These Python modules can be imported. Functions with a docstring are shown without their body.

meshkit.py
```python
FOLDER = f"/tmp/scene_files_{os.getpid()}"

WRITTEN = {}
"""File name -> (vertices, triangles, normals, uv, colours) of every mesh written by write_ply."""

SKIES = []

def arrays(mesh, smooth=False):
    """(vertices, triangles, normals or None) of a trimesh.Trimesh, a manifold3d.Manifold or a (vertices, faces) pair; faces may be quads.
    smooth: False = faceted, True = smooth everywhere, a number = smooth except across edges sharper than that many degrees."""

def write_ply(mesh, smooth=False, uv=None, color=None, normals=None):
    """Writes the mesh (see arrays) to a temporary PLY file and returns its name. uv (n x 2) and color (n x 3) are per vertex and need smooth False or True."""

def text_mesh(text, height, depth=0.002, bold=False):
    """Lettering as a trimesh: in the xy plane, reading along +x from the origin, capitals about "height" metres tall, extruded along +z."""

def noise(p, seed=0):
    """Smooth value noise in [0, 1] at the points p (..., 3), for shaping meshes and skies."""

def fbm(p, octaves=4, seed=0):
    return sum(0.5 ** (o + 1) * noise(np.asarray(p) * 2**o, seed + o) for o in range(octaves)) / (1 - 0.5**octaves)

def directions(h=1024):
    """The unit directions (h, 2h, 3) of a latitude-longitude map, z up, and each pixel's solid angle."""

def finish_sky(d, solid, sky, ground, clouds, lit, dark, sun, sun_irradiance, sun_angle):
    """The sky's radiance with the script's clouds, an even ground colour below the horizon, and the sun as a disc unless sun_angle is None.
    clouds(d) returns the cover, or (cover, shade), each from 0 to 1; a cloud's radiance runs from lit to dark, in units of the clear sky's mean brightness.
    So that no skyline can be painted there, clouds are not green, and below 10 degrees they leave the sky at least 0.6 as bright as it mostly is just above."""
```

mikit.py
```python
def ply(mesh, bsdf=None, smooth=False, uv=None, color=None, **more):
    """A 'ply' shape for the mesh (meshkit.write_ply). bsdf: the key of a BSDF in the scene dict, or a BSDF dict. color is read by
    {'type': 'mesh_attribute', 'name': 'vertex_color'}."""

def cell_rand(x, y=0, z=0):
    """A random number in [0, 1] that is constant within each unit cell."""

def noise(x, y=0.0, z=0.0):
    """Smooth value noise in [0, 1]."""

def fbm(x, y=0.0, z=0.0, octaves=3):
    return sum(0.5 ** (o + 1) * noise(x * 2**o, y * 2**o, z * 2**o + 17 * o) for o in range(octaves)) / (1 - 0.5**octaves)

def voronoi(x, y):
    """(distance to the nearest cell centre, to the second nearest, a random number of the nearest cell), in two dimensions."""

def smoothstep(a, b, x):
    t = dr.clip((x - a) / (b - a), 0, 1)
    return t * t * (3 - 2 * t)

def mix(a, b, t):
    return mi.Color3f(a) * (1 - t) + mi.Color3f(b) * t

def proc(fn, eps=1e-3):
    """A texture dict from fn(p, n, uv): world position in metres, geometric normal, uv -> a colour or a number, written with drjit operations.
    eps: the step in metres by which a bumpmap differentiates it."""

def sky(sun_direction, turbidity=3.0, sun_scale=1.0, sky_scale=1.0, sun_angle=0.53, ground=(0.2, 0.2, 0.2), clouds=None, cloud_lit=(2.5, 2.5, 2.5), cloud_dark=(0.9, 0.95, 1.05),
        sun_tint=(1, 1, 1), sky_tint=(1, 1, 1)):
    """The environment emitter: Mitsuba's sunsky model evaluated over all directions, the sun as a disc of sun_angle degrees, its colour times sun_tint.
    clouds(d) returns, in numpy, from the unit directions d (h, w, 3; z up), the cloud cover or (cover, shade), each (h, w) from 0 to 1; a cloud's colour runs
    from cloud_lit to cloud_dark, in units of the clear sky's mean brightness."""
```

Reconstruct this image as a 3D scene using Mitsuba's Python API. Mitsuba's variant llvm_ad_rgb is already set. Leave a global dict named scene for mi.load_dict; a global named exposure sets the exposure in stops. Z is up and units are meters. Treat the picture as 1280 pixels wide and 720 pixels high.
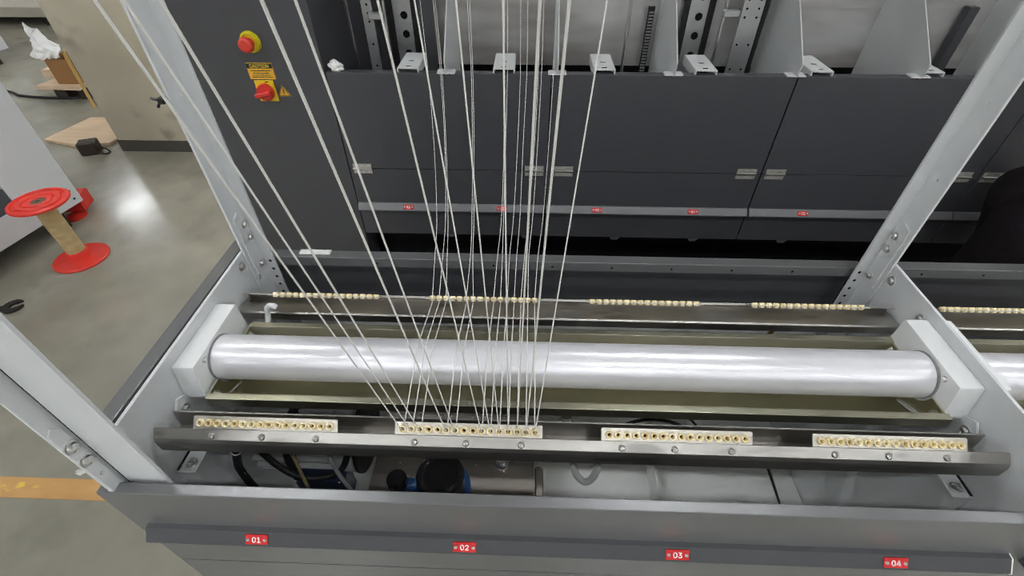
import math, random
import numpy as np, trimesh, manifold3d as m3, mitsuba as mi, mikit, meshkit
import drjit as dr
from shapely.geometry import Polygon, LineString, Point, box as sbox
from shapely import affinity
from mikit import fbm, noise, smoothstep, mix, cell_rand, voronoi
T = mi.ScalarTransform4f
random.seed(7)
rng = np.random.default_rng(7)
scene, labels = {'type': 'scene'}, {}

# ---------------------------------------------------------------- camera, light, exposure
EYE = [0, 0, 1.5]
FWD = [-0.0277245, 0.7395732, -0.6725049]
DOWN = [0.0213264, -0.6721728, -0.7400871]
scene['camera'] = {'type': 'perspective', 'fov': 2 * math.degrees(math.atan(640 / 598.565)), 'fov_axis': 'x', 'near_clip': 0.02, 'far_clip': 100,
                   'to_world': T().look_at(origin=EYE, target=[EYE[i] + FWD[i] for i in range(3)], up=[-d for d in DOWN])}
exposure = 1.25
LAMP = 27.0            # radiance of the ceiling tubes
LAMP_Z = 4.6
HALL = (-14, 12, -9, 14, 5.2)

# ---------------------------------------------------------------- materials
def rgb(*c): return {'type': 'rgb', 'value': list(c)}
def mat(name, color, rough=0.5, metal=0.0, spec=0.5, bump=None, eps=1e-3, **more):
    b = {'type': 'principled', 'base_color': color if isinstance(color, dict) else rgb(*color), 'roughness': rough, 'metallic': metal, 'specular': spec, **more}
    if bump:
        b = {'type': 'bumpmap', 'arbitrary': mikit.proc(bump[0], eps), 'scale': bump[1], 'bsdf': b}
    scene['mat_' + name] = {'type': 'twosided', 'bsdf': b}
    return name

def floor_color(p, n, uv):
    a = fbm(p.x * 1.3, p.y * 1.3, 0.0, octaves=5)
    b = fbm(p.x * 9 + 40, p.y * 9, 3.0, octaves=4)
    c = mix((0.235, 0.222, 0.178), (0.325, 0.306, 0.25), smoothstep(0.3, 0.7, a))
    c = c * (0.86 + 0.28 * b)
    s = smoothstep(0.66, 0.74, fbm(p.x * 5 + 7, p.y * 5 - 3, 1.0, octaves=4))
    return c * (1 - 0.09 * s)
def floor_rough(p, n, uv):
    return 0.10 + 0.15 * fbm(p.x * 2.2, p.y * 2.2, 5.0, octaves=3)
mat('floor_paint', mikit.proc(floor_color), mikit.proc(floor_rough), spec=0.5)
def concrete_color(p, n, uv):
    a = fbm(p.x * 2.5, p.y * 2.5, p.z * 1.6, octaves=5)
    b = smoothstep(0.6, 0.75, fbm(p.x * 5 + 3, p.y * 5, p.z * 4, octaves=4))
    return mix((0.45, 0.40, 0.30), (0.61, 0.56, 0.45), a) * (1 - 0.34 * b)
mat('concrete', mikit.proc(concrete_color), 0.85, spec=0.2)
mat('skirt_paint', (0.075, 0.072, 0.062), 0.5)
mat('hall_paint', (0.55, 0.55, 0.54), 0.8)
mat('ceiling_paint', (0.55, 0.55, 0.55), 0.85)
def fine(s): return lambda p, n, uv: noise(p.x * s, p.y * s, p.z * s)
mat('white_paint', (0.60, 0.615, 0.625), 0.38, spec=0.5, bump=(fine(900.0), 0.00006), eps=3e-4)
mat('box_paint', (0.74, 0.75, 0.75), 0.35, spec=0.5)
mat('dark_paint', (0.060, 0.061, 0.068), 0.36, spec=0.5, bump=(fine(700.0), 0.00005), eps=3e-4)
mat('cover_paint', (0.112, 0.114, 0.117), 0.27, spec=0.95, bump=(fine(600.0), 0.00010), eps=3e-4)
mat('rail_paint', (0.055, 0.057, 0.063), 0.45, spec=0.5)
mat('strip_grey', (0.17, 0.172, 0.18), 0.4)
mat('interior_paint', (0.80, 0.81, 0.79), 0.3, spec=0.5)
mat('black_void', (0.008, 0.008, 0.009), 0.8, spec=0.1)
mat('black_rubber', (0.010, 0.010, 0.011), 0.45, spec=0.4)
mat('black_plastic', (0.010, 0.010, 0.012), 0.22, spec=0.5)
def brushed(p, n, uv):
    return noise(p.x * 6, p.y * 900, p.z * 900) * 0.6 + noise(p.x * 30 + 5, p.y * 2500, p.z * 2500) * 0.4
def steel_color(p, n, uv):
    a = fbm(p.x * 7, p.y * 30, p.z * 30, octaves=4)
    b = smoothstep(0.58, 0.75, fbm(p.x * 12 + 9, p.y * 45, p.z * 45, octaves=3))
    return mix((0.30, 0.285, 0.265), (0.56, 0.54, 0.505), a) * (1 - 0.35 * b)
def steel_rough(p, n, uv): return 0.24 + 0.2 * fbm(p.x * 9, p.y * 40, p.z * 40, octaves=3)
mat('beam_steel', mikit.proc(steel_color), mikit.proc(steel_rough), 1.0, bump=(brushed, 0.00012), eps=2e-4)
mat('plate_steel', (0.52, 0.49, 0.43), 0.34, 0.9)
def trough_color(p, n, uv):
    a = fbm(p.x * 5, p.y * 20, p.z * 20, octaves=4)
    return mix((0.40, 0.385, 0.285), (0.58, 0.555, 0.43), a)
mat('trough_steel', mikit.proc(trough_color), 0.28, 1.0, bump=(brushed, 0.00008), eps=2e-4)
mat('chrome', (0.78, 0.78, 0.77), 0.16, 1.0)
mat('zinc', (0.50, 0.49, 0.45), 0.35, 0.4)
mat('roller_coat', (0.78, 0.78, 0.815), 0.30, 0.4, spec=0.5, clearcoat=0.5, clearcoat_gloss=0.97)
mat('roller_cap', (0.27, 0.27, 0.275), 0.4)
mat('hole_shade_brown', (0.05, 0.03, 0.015), 0.7, spec=0.1)  # dark tone standing in for shade inside the eyelet bores
mat('ceramic', (0.84, 0.72, 0.43), 0.24, spec=0.55)
mat('ceramic_old', (0.76, 0.63, 0.36), 0.3, spec=0.5)
mat('ceramic_pale', (0.88, 0.78, 0.52), 0.24, spec=0.55)
mat('red_plate', (0.62, 0.018, 0.022), 0.35)
mat('white_print', (0.85, 0.85, 0.83), 0.5)
mat('black_print', (0.012, 0.012, 0.012), 0.5)
mat('yarn_white', (0.70, 0.69, 0.67), 0.75, spec=0.2)
mat('yellow_plastic', (0.80, 0.55, 0.02), 0.35)
mat('ring_yellow', (0.72, 0.60, 0.02), 0.35)
mat('red_plastic', (0.66, 0.035, 0.025), 0.33)
mat('button_red', (0.70, 0.055, 0.035), 0.4)
mat('amber_label', (0.74, 0.40, 0.03), 0.45)
def recess_color(p, n, uv):
    a = fbm(p.x * 2.2, p.y, p.z * 9, octaves=4)
    return mix((0.30, 0.275, 0.26), (0.60, 0.595, 0.59), smoothstep(0.25, 0.75, a))
mat('recess_steel', mikit.proc(recess_color), 0.40, 0.35)
mat('aluminium', (0.60, 0.61, 0.62), 0.38, 0.85)
mat('fin_paint', (0.58, 0.595, 0.60), 0.42)
mat('spool_red', (0.72, 0.045, 0.03), 0.36)
def rope_color(p, n, uv):
    a = fbm(p.x * 25, p.y * 25, p.z * 60, octaves=4)
    return mix((0.36, 0.26, 0.12), (0.60, 0.47, 0.26), a)
mat('rope_wrap', mikit.proc(rope_color), 0.85, spec=0.2, bump=(lambda p, n, uv: 0.5 + 0.5 * dr.sin(p.z * 2 * math.pi / 0.006), 0.0012), eps=5e-4)
mat('spool_hub_dark', (0.16, 0.10, 0.07), 0.6)
def ply_color(p, n, uv):
    a = noise(p.x * 5, p.y * 60, p.z * 60)
    return mix((0.52, 0.37, 0.24), (0.72, 0.57, 0.41), a * 0.6 + 0.4 * fbm(p.x * 7, p.y * 7, 0.0))
mat('plywood', mikit.proc(ply_color), 0.75, spec=0.25)
mat('carton', (0.30, 0.155, 0.065), 0.8, spec=0.2)
mat('carton_pale', (0.62, 0.45, 0.27), 0.8, spec=0.2)
mat('batten_wood', (0.55, 0.36, 0.12), 0.7)
scene['mat_film_plastic'] = {'type': 'twosided', 'bsdf': {'type': 'principled', 'base_color': rgb(0.80, 0.80, 0.79), 'roughness': 0.25, 'specular': 0.6, 'clearcoat': 0.5}}
mat('rust_block', (0.055, 0.040, 0.032), 0.5, 0.4)
mat('dark_iron', (0.040, 0.037, 0.033), 0.42, 0.6)
def tape_color(p, n, uv):
    w = smoothstep(0.55, 0.66, fbm(p.x * 38, p.y * 55, 0.0, octaves=4)) * smoothstep(-1.52, -1.58, p.x) * smoothstep(-1.72, -1.66, p.x) * smoothstep(0.633, 0.64, p.y) * smoothstep(0.675, 0.668, p.y)
    c = mix((0.46, 0.24, 0.075), (0.56, 0.32, 0.12), fbm(p.x * 14, p.y * 40, 2.0))
    return c * (1 - w) + mi.Color3f(0.62, 0.46, 0.06) * w
mat('tape_orange', mikit.proc(tape_color), 0.5)
mat('motor_alu', (0.55, 0.555, 0.565), 0.35, 0.3)
mat('navy_paint', (0.010, 0.016, 0.042), 0.35)
mat('blue_paint', (0.035, 0.12, 0.33), 0.35)
def tank_color(p, n, uv):
    a = fbm(p.x * 6, p.y * 6, 0.0, octaves=4)
    return mix((0.24, 0.20, 0.165), (0.37, 0.345, 0.32), a)
mat('tank_steel', mikit.proc(tank_color), 0.38, 0.8)
mat('clear_hose', (0.42, 0.43, 0.42), 0.2, spec=0.6)
mat('grey_hose', (0.22, 0.23, 0.23), 0.35)
mat('brass', (0.55, 0.38, 0.15), 0.3, 1.0)
mat('wire_tan', (0.22, 0.17, 0.08), 0.6)
mat('beige_paint', (0.56, 0.52, 0.44), 0.6)
mat('jacket_black', (0.014, 0.011, 0.013), 0.75, spec=0.25, bump=(fine(120.0), 0.002))
mat('trouser_black', (0.016, 0.016, 0.019), 0.8, spec=0.2)
mat('skin', (0.50, 0.30, 0.21), 0.5)
mat('hair_black', (0.006, 0.005, 0.005), 0.45)
mat('shoe_black', (0.012, 0.012, 0.012), 0.4)
mat('lamp_housing', (0.7, 0.7, 0.7), 0.5)

# ---------------------------------------------------------------- helpers
def numbered(name):
    if name not in labels and name not in scene and not any(k.startswith(name + '__') for k in scene): return name
    i = 1
    while f'{name}_{i:03d}' in labels or f'{name}_{i:03d}' in scene or any(k.startswith(f'{name}_{i:03d}__') for k in scene): i += 1
    return f'{name}_{i:03d}'
COUNT = {}
def fresh(full):
    n = COUNT.get(full, -1) + 1
    COUNT[full] = n
    return full if n == 0 else f'{full}_{n:03d}'
def thing(name, label, cat, group=None):
    key = fresh(name)
    labels[key] = {'label': label, 'category': cat}
    if group: labels[key]['group'] = group
    return key
def put(name, mesh, m, parent=None, label=None, smooth=30, kind=None, tw=None, flip=False):
    key = fresh((parent + '__' if parent else '') + name)
    d = dict(mesh) if isinstance(mesh, dict) else mikit.ply(mesh, 'mat_' + m, smooth=smooth)
    if isinstance(mesh, dict) and m: d['bsdf'] = {'type': 'ref', 'id': 'mat_' + m}
    if tw is not None: d['to_world'] = tw
    scene[key] = d
    if label or kind:
        labels[key] = {}
        if label: labels[key]['label'] = label
        if kind: labels[key]['kind'] = kind
    return key
def single(name, mesh, m, label, cat, group=None, smooth=30, tw=None):
    key = put(name, mesh, m, None, label, smooth, None, tw)
    labels[key]['category'] = cat
    if group: labels[key]['group'] = group
    return key
def struct(name, mesh, m, label=None, smooth=False):
    return put(name, mesh, m, None, label, smooth, 'structure')
def cat(*ms):
    return trimesh.util.concatenate([trimesh.Trimesh(*(np.asarray(a) for a in (x.vertices, x.faces)), process=False) for x in ms])
def box(x0, x1, y0, y1, z0, z1, c=0.0):
    if c <= 0:
        b = trimesh.creation.box(extents=(x1 - x0, y1 - y0, z1 - z0)); b.apply_translation(((x0 + x1) / 2, (y0 + y1) / 2, (z0 + z1) / 2)); return b
    c = min(c, 0.45 * min(x1 - x0, y1 - y0, z1 - z0))
    pts = []
    for sx in (0, 1):
        for sy in (0, 1):
            for sz in (0, 1):
                p = np.array([(x0, x1)[sx], (y0, y1)[sy], (z0, z1)[sz]], float); s = np.array([(1, -1)[sx], (1, -1)[sy], (1, -1)[sz]]) * c
                for k in range(3):
                    q = p + s; q[k] = p[k]; pts.append(q)
    return trimesh.convex.convex_hull(np.array(pts))
def poly_mesh(poly, h):
    gs = getattr(poly, 'geoms', [poly])
    return cat(*[trimesh.creation.extrude_polygon(g, h, engine='earcut') for g in gs])
def remap(mesh, rows):
    v = np.asarray(mesh.vertices) @ np.array(rows, float).T
    f = np.asarray(mesh.faces)
    if np.linalg.det(np.array(rows, float)) < 0: f = f[:, ::-1]
    return trimesh.Trimesh(v, f, process=False)
def along_x(poly, x0, x1):       # polygon in (y, z) run from x0 to x1
    m = remap(poly_mesh(poly, x1 - x0), [[0, 0, 1], [1, 0, 0], [0, 1, 0]]); m.apply_translation((x0, 0, 0)); return m
def along_y(poly, y0, y1):       # polygon in (x, z) run from y0 to y1
    m = remap(poly_mesh(poly, y1 - y0), [[1, 0, 0], [0, 0, 1], [0, 1, 0]]); m.apply_translation((0, y0, 0)); return m
def along_z(poly, z0, z1):
    m = poly_mesh(poly, z1 - z0); m.apply_translation((0, 0, z0)); return m
def sheet(pts, t, join=1):       # bent sheet metal seen from its end
    return LineString(pts).buffer(t / 2, cap_style=2, join_style=join, quad_segs=4)
def unit(v): v = np.array(v, float); return v / np.linalg.norm(v)
def frame(pos, z, x=None):
    z = unit(z)
    if x is None: x = (1, 0, 0) if abs(z[0]) < 0.9 else (0, 1, 0)
    y = unit(np.cross(z, x)); x = np.cross(y, z)
    M = np.eye(4); M[:3, 0], M[:3, 1], M[:3, 2], M[:3, 3] = x, y, z, pos
    return M
def tf(M): return T(M.tolist())
def placed(mesh, pos, z, x=None):
    m = mesh.copy(); m.apply_transform(frame(pos, z, x)); return m
def rod(p0, p1, r, n=16):
    p0, p1 = np.array(p0, float), np.array(p1, float)
    c = trimesh.creation.cylinder(radius=r, height=np.linalg.norm(p1 - p0), sections=n)
    c.apply_transform(frame((p0 + p1) / 2, p1 - p0)); return c
def lathe(profile, n=32):
    return trimesh.creation.revolve(np.array(profile, float), sections=n)
def catmull(pts, k=8):
    pts = np.array(pts, float); P = np.vstack([2 * pts[0] - pts[1], pts, 2 * pts[-1] - pts[-2]]); out = []
    for i in range(1, len(P) - 2):
        for t in np.linspace(0, 1, k, endpoint=False):
            a, b, c, d = P[i - 1], P[i], P[i + 1], P[i + 2]
            out.append(0.5 * (2 * b + (c - a) * t + (2 * a - 5 * b + 4 * c - d) * t * t + (3 * b - a - 3 * c + d) * t ** 3))
    return np.array(out + [pts[-1]])
def tube(pts, r, n=10, curve=True, k=8):
    p = catmull(pts, k) if curve else np.array(pts, float)
    d = np.gradient(p, axis=0); d /= np.linalg.norm(d, axis=1, keepdims=True) + 1e-12
    u = np.cross(d[0], (0.3, 0.9, 0.2)); u /= np.linalg.norm(u)
    a = np.linspace(0, 2 * np.pi, n, endpoint=False); rings = []
    rr = np.broadcast_to(r, len(p))
    for i in range(len(p)):
        u = u - d[i] * (u @ d[i]); u /= np.linalg.norm(u) + 1e-12; w = np.cross(d[i], u)
        rings.append(p[i] + rr[i] * (np.cos(a)[:, None] * u + np.sin(a)[:, None] * w))
    v = np.vstack(rings + [p[:1], p[-1:]]); f = []
    for i in range(len(p) - 1):
        for j in range(n):
            A, B = i * n + j, i * n + (j + 1) % n
            f += [(A, B, B + n), (A, B + n, A + n)]
    e = len(p) * n
    for j in range(n):
        f += [(e, (j + 1) % n, j), (e + 1, e - n + j, e - n + (j + 1) % n)]
    return trimesh.Trimesh(v, f, process=False)
def text_on_front(text, h, cx, y, cz, depth=0.0006, bold=True):   # faces -y, centred
    t = meshkit.text_mesh(text, h, depth, bold)
    b = t.bounds; t.apply_translation((-(b[0, 0] + b[1, 0]) / 2, -(b[0, 1] + b[1, 1]) / 2, 0))
    t = remap(t, [[1, 0, 0], [0, 0, -1], [0, 1, 0]]); t.apply_translation((cx, y, cz)); return t

# shared small parts (local +z points out of the surface)
BOLT = mikit.ply(cat(lathe([(0, 0), (.0085, 0), (.0085, .0012), (.0075, .0016), (0, .0016)], 20),
                     lathe([(0, .0016), (.0062, .0016), (.0062, .0030), (.0050, .0056), (.0030, .0064), (.0028, .0044), (0, .0044)], 20)), 'mat_chrome', smooth=35)
SCREW = mikit.ply(lathe([(0, 0), (.0048, 0), (.0046, .0012), (.0034, .0026), (.0016, .0030), (.0014, .0020), (0, .0020)], 16), 'mat_chrome', smooth=35)
SMALL = mikit.ply(lathe([(0, 0), (.0022, 0), (.0018, .0010), (0, .0013)], 10), 'mat_chrome', smooth=40)
def bolt(parent, pos, d, shape=None, name='bolt'):
    return put(name, shape or BOLT, None, parent, tw=tf(frame(pos, d)))

# ---------------------------------------------------------------- the hall
X0, X1, Y0, Y1, ZC = HALL
struct('floor', box(X0, X1, Y0, Y1, -0.1, 0), 'floor_paint', 'polished grey concrete floor of the factory hall')
struct('ceiling', box(X0, X1, Y0, Y1, ZC, ZC + 0.1), 'ceiling_paint')
struct('wall_back', box(X0, X1, Y1, Y1 + 0.1, 0, ZC), 'hall_paint')
struct('wall_front', box(X0, X1, Y0 - 0.1, Y0, 0, ZC), 'hall_paint')
struct('wall_left', box(X0 - 0.1, X0, Y0, Y1, 0, ZC), 'hall_paint')
struct('wall_right', box(X1, X1 + 0.1, Y0, Y1, 0, ZC), 'hall_paint')
LAMPS = [(x, y, 0) for y in (-8.2, -4.86, -1.5, 1.86, 5.22, 8.6, 11.9) for x in (-9.4, -5.8, -2.2, 1.4, 5.0, 8.6) if not (x < -5 and y > 1)] + [(-9.15, 9.5, 1), (-5.2, 0.2, 0)]  # the final tube is added to brighten the left floor
for x, y, turned in LAMPS:
    def lb(a, b, c0, c1): return box(x - b, x + b, y - a, y + a, c0, c1) if turned else box(x - a, x + a, y - b, y + b, c0, c1)
    where = f'{"left side" if x < -4 else "right side" if x > 4 else "middle"} of the hall, {"before" if y < 0 else "above" if y < 4 else "beyond"} the machine'
    k = thing('ceiling_light', f'long tube light, {where}', 'ceiling light', f'ceiling tube lights, {where}')
    put('housing', lb(.8, .07, LAMP_Z + .03, LAMP_Z + .08), 'lamp_housing', k, smooth=False)
    put('rod', box(x - .01, x + .01, y - .01, y + .01, LAMP_Z + .08, ZC), 'lamp_housing', k, smooth=False)
    d = mikit.ply(lb(.75, .05, LAMP_Z, LAMP_Z + .03), 'mat_lamp_housing')
    d['emitter'] = {'type': 'area', 'radiance': rgb(LAMP * 0.97, LAMP * 1.0, LAMP * 1.02)}
    scene[fresh(k + '__tube')] = d

# concrete column
c = thing('concrete_column', 'big square beige concrete column standing on the floor behind the left upright', 'column')
put('shaft', box(-2.76, -1.95, 2.96, 3.7, 0.075, ZC), 'concrete', c, smooth=False)
put('skirting', box(-2.765, -1.945, 2.955, 3.705, 0, 0.078), 'skirt_paint', c, 'dark painted skirting band', smooth=False)

# ---------------------------------------------------------------- the machine bay
XL, XR = -0.515, 0.645
PITCH = 1.157
AX, EP = -0.4430, 0.012
YC = 0.4777
EYF = np.array([0.348, 0.9206]); NF = np.array([-0.7071, 0.7071]); TFV = np.array([-0.7071, -0.7071])
def mirror_poly(p): return affinity.scale(p, xfact=-1, yfact=1, origin=(YC, 0))

# side panels
def panel_poly():
    return Polygon([(0.262, 0.08), (0.738, 0.08), (0.738, 0.966), (0.262, 0.962)])
sp = thing('side_panel', 'white steel end panel of the roller bay beside the dark outer cover on the left', 'panel')
put('sheet', along_x(panel_poly(), XL - .005, XL), 'white_paint', sp, smooth=False)
for y, z in ((.651, .947), (.679, .898)): bolt(sp, (XL, y, z), (1, 0, 0))
sp2 = thing('side_panel', 'white steel panel dividing the roller bay from the next bay on the right', 'panel')
put('sheet', along_x(panel_poly(), XR, XR + .005), 'white_paint', sp2, smooth=False)
for y, z in ((.656, .940), (.566, .935), (.690, .995)): bolt(sp2, (XR, y, z), (-1, 0, 0))
for side, s, p in ((XL, 1, sp), (XR, -1, sp2)):
    # bent bracket that carries the trough
    g = Polygon([(.382, .888), (.390, .862), (.440, .826), (.470, .826), (.470, .848), (.436, .862), (.412, .893), (.395, .902)]).buffer(.004).buffer(-.002)
    a, b = sorted((side + s * .002, side + s * .006))
    br = put('trough_bracket', along_x(g, a, b), 'white_paint', p, smooth=False)
    a, b = sorted((side + s * .006, side + s * .045))
    put('flange', along_x(sheet([(.412, .893), (.436, .862), (.470, .848)], .003), a, b), 'white_paint', br, smooth=False)
    bolt(br, (side + s * .006, .395, .880), (s, 0, 0), name='bolt')
    # small angle that carries the guide beam
    bb = put('beam_bracket', box(*sorted((side + s * .001, side + s * .030)), .326, .374, .8165, .8195, .001), 'white_paint', p, smooth=False)
    put('leg', box(*sorted((side + s * .0005, side + s * .0035)), .326, .374, .760, .8165), 'white_paint', bb, smooth=False)
    put('slot', box(*sorted((side + s * .0015, side + s * .0050)), .328, .366, .8193, .8205), 'black_rubber', bb, smooth=False)
    bolt(bb, (side + s * .018, .340, .8195), (0, 0, 1))
    bolt(bb, (side + s * .018, .366, .8195), (0, 0, 1), SMALL, 'screw')
# dark outer cover on the left end
oc = thing('outer_cover', 'grey painted cover along the outside of the left white panel', 'panel')
put('sheet', along_y(sheet([(-.531, .935), (-.531, .957), (-.551, .957), (-.551, .06)], .003), .290, .742), 'cover_paint', oc, smooth=False)
put('gap_shade', box(-.530, -.5215, .262, .738, .90, .948), 'black_rubber', oc, 'black strip filling the gap as painted shade', smooth=False)  # shade of the open gap, laid in as a black strip

# uprights
def angle_post(name, label, x, s, y0, y1, z0, z1, leg):
    # one leg lies flat on the panel (in the y-z plane), the other turns inwards at the back
    k = thing(name, label, 'post')
    t = .004
    a, b = sorted((x, x + s * t)); c0, c1 = sorted((x, x + s * leg))
    prof = sbox(a, y0, b, y1).union(sbox(c0, y1 - t, c1, y1))
    put('profile', along_z(prof, z0, z1), 'white_paint', k, smooth=False)
    return k
lp = angle_post('upright_post', 'white steel upright on the left end of the rear guide beam', XL + .001, 1, .667, .712, .55, 2.4, .026)
rp = angle_post('upright_post', 'white steel upright on the right panel leaning across the dark cabinet', XR - .001, -1, .667, .712, .55, 2.4, .026)
for k, x, s in ((lp, XL, 1), (rp, XR, -1)):
    sl = put('splice_plate', along_x(Polygon([(.676, .905), (.706, .905), (.706, 1.022), (.694, 1.036), (.676, 1.03)]), *sorted((x + s * .005, x + s * .0075))), 'white_paint', k, smooth=False)
    for z in (1.008, .980, .918): bolt(k, (x + s * .0075, .697, z), (s, 0, 0))
    for i in range(5): put('hole', lathe([(0, 0), (.0028, 0), (.0028, .0006), (0, .0006)], 10), 'black_void', k, tw=tf(frame((x + s * .0185, .708 - .0001, .915 - i * .020), (0, -1, 0))))
    for z in (1.12, 1.24): bolt(k, (x + s * .005, .690, z), (s, 0, 0), SMALL, 'rivet')
fp = thing('upright_post', 'white steel channel upright rising from the left end of the grey front cover', 'post')
prof = sbox(-.5005, .270, -.449, .274).union(sbox(-.510, .252, -.5065, .277)).union(sbox(-.510, .2738, -.4560, .277))
put('profile', along_z(prof, .55, 2.4), 'white_paint', fp, smooth=False)
put('gap_shade', box(-.5064, -.5006, .2722, .2738, .56, 2.39), 'black_rubber', fp, 'black strip set in the channel gap as painted shade', smooth=False)  # black strip paints the shade of the open groove
put('splice_plate', along_x(Polygon([(.2525, .90), (.267, .90), (.267, 1.035), (.260, 1.045), (.2525, 1.04)]), -.5065, -.5045), 'white_paint', fp, smooth=False)
for z in (1.009, .981): bolt(fp, (-.5045, .259, z), (1, 0, 0))
bolt(fp, (-.5045, .259, .95), (1, 0, 0), SMALL, 'screw')
clip = thing('cable_clip', 'small black clip on the outer edge of the left upright', 'clip')
put('body', box(-.524, -.5135, .656, .6685, 1.238, 1.247, .002), 'black_plastic', clip)
put('ear', cat(rod((-.522, .660, 1.243), (-.531, .657, 1.247), .0018, 8), rod((-.522, .660, 1.241), (-.526, .657, 1.234), .0018, 8)), 'black_plastic', clip)

# front cover with its number rail
DIGITS = ['01', '02', '03', '04']
def number_plate(parent, cx, y, cz, w, h, text, up=(0, -.777, .629)):
    # (cx, y, cz) is the middle of the plate on the slanted face of the rail
    F = frame((cx, y, cz), up, (1, 0, 0))
    def pl(m): m = m.copy(); m.apply_transform(F); return m
    k = put('number_plate', pl(box(-w / 2, w / 2, -h / 2, h / 2, 0, .0016, .0006)), 'red_plate', parent, f'red plate reading {text}', smooth=False)
    for s in (-1, 1):
        put('screw', pl(lathe([(0, .0016), (.0026, .0016), (.0025, .0024), (.0018, .0031), (0, .0033)], 14).apply_translation((s * w * .375, 0, 0))), 'chrome', k)
    t = meshkit.text_mesh(text, h * .52, .0005, True); b = t.bounds; t.apply_translation((-(b[0, 0] + b[1, 0]) / 2, -(b[0, 1] + b[1, 1]) / 2, .0016))
    put('digits', pl(t), 'white_print', k, f'white digits {text}', smooth=False)
    return k
def front_cover(dx, label):
    k = thing('front_cover', label, 'panel')
    x0, x1 = -.526 + dx, .640 + dx
    put('lip', along_x(sheet([(.2635, .900), (.2635, .9135), (.2515, .9135), (.2515, .905)], .003), x0, x1), 'cover_paint', k, smooth=False)
    put('upper_sheet', along_x(sheet([(.2515, .9055), (.2515, .690)], .003), x0, x1), 'cover_paint', k, smooth=False)
    put('lower_sheet', along_x(sheet([(.2515, .687), (.2515, .10)], .003), x0, x1), 'cover_paint', k, smooth=False)
    put('number_rail', along_x(Polygon([(.250, .8265), (.2435, .8260), (.2310, .8105), (.2318, .8070), (.250, .8040)]), -.506 + dx, .633 + dx), 'rail_paint', k, smooth=False)
    if dx == 0:
        put('end_cap', along_x(Polygon([(.250, .8270), (.2433, .8265), (.2305, .8103), (.2315, .8065), (.250, .8035)]), .633, .6345), 'white_print', k, 'pale end of the rail', smooth=False)
        for i, t in enumerate(DIGITS): number_plate(k, -.3533 + .28 * i, .2372, .8182, .0310, .0140, t)
    return k
front_cover(0, 'long dark grey front cover with red plates 01 to 04 on its rail')
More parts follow.
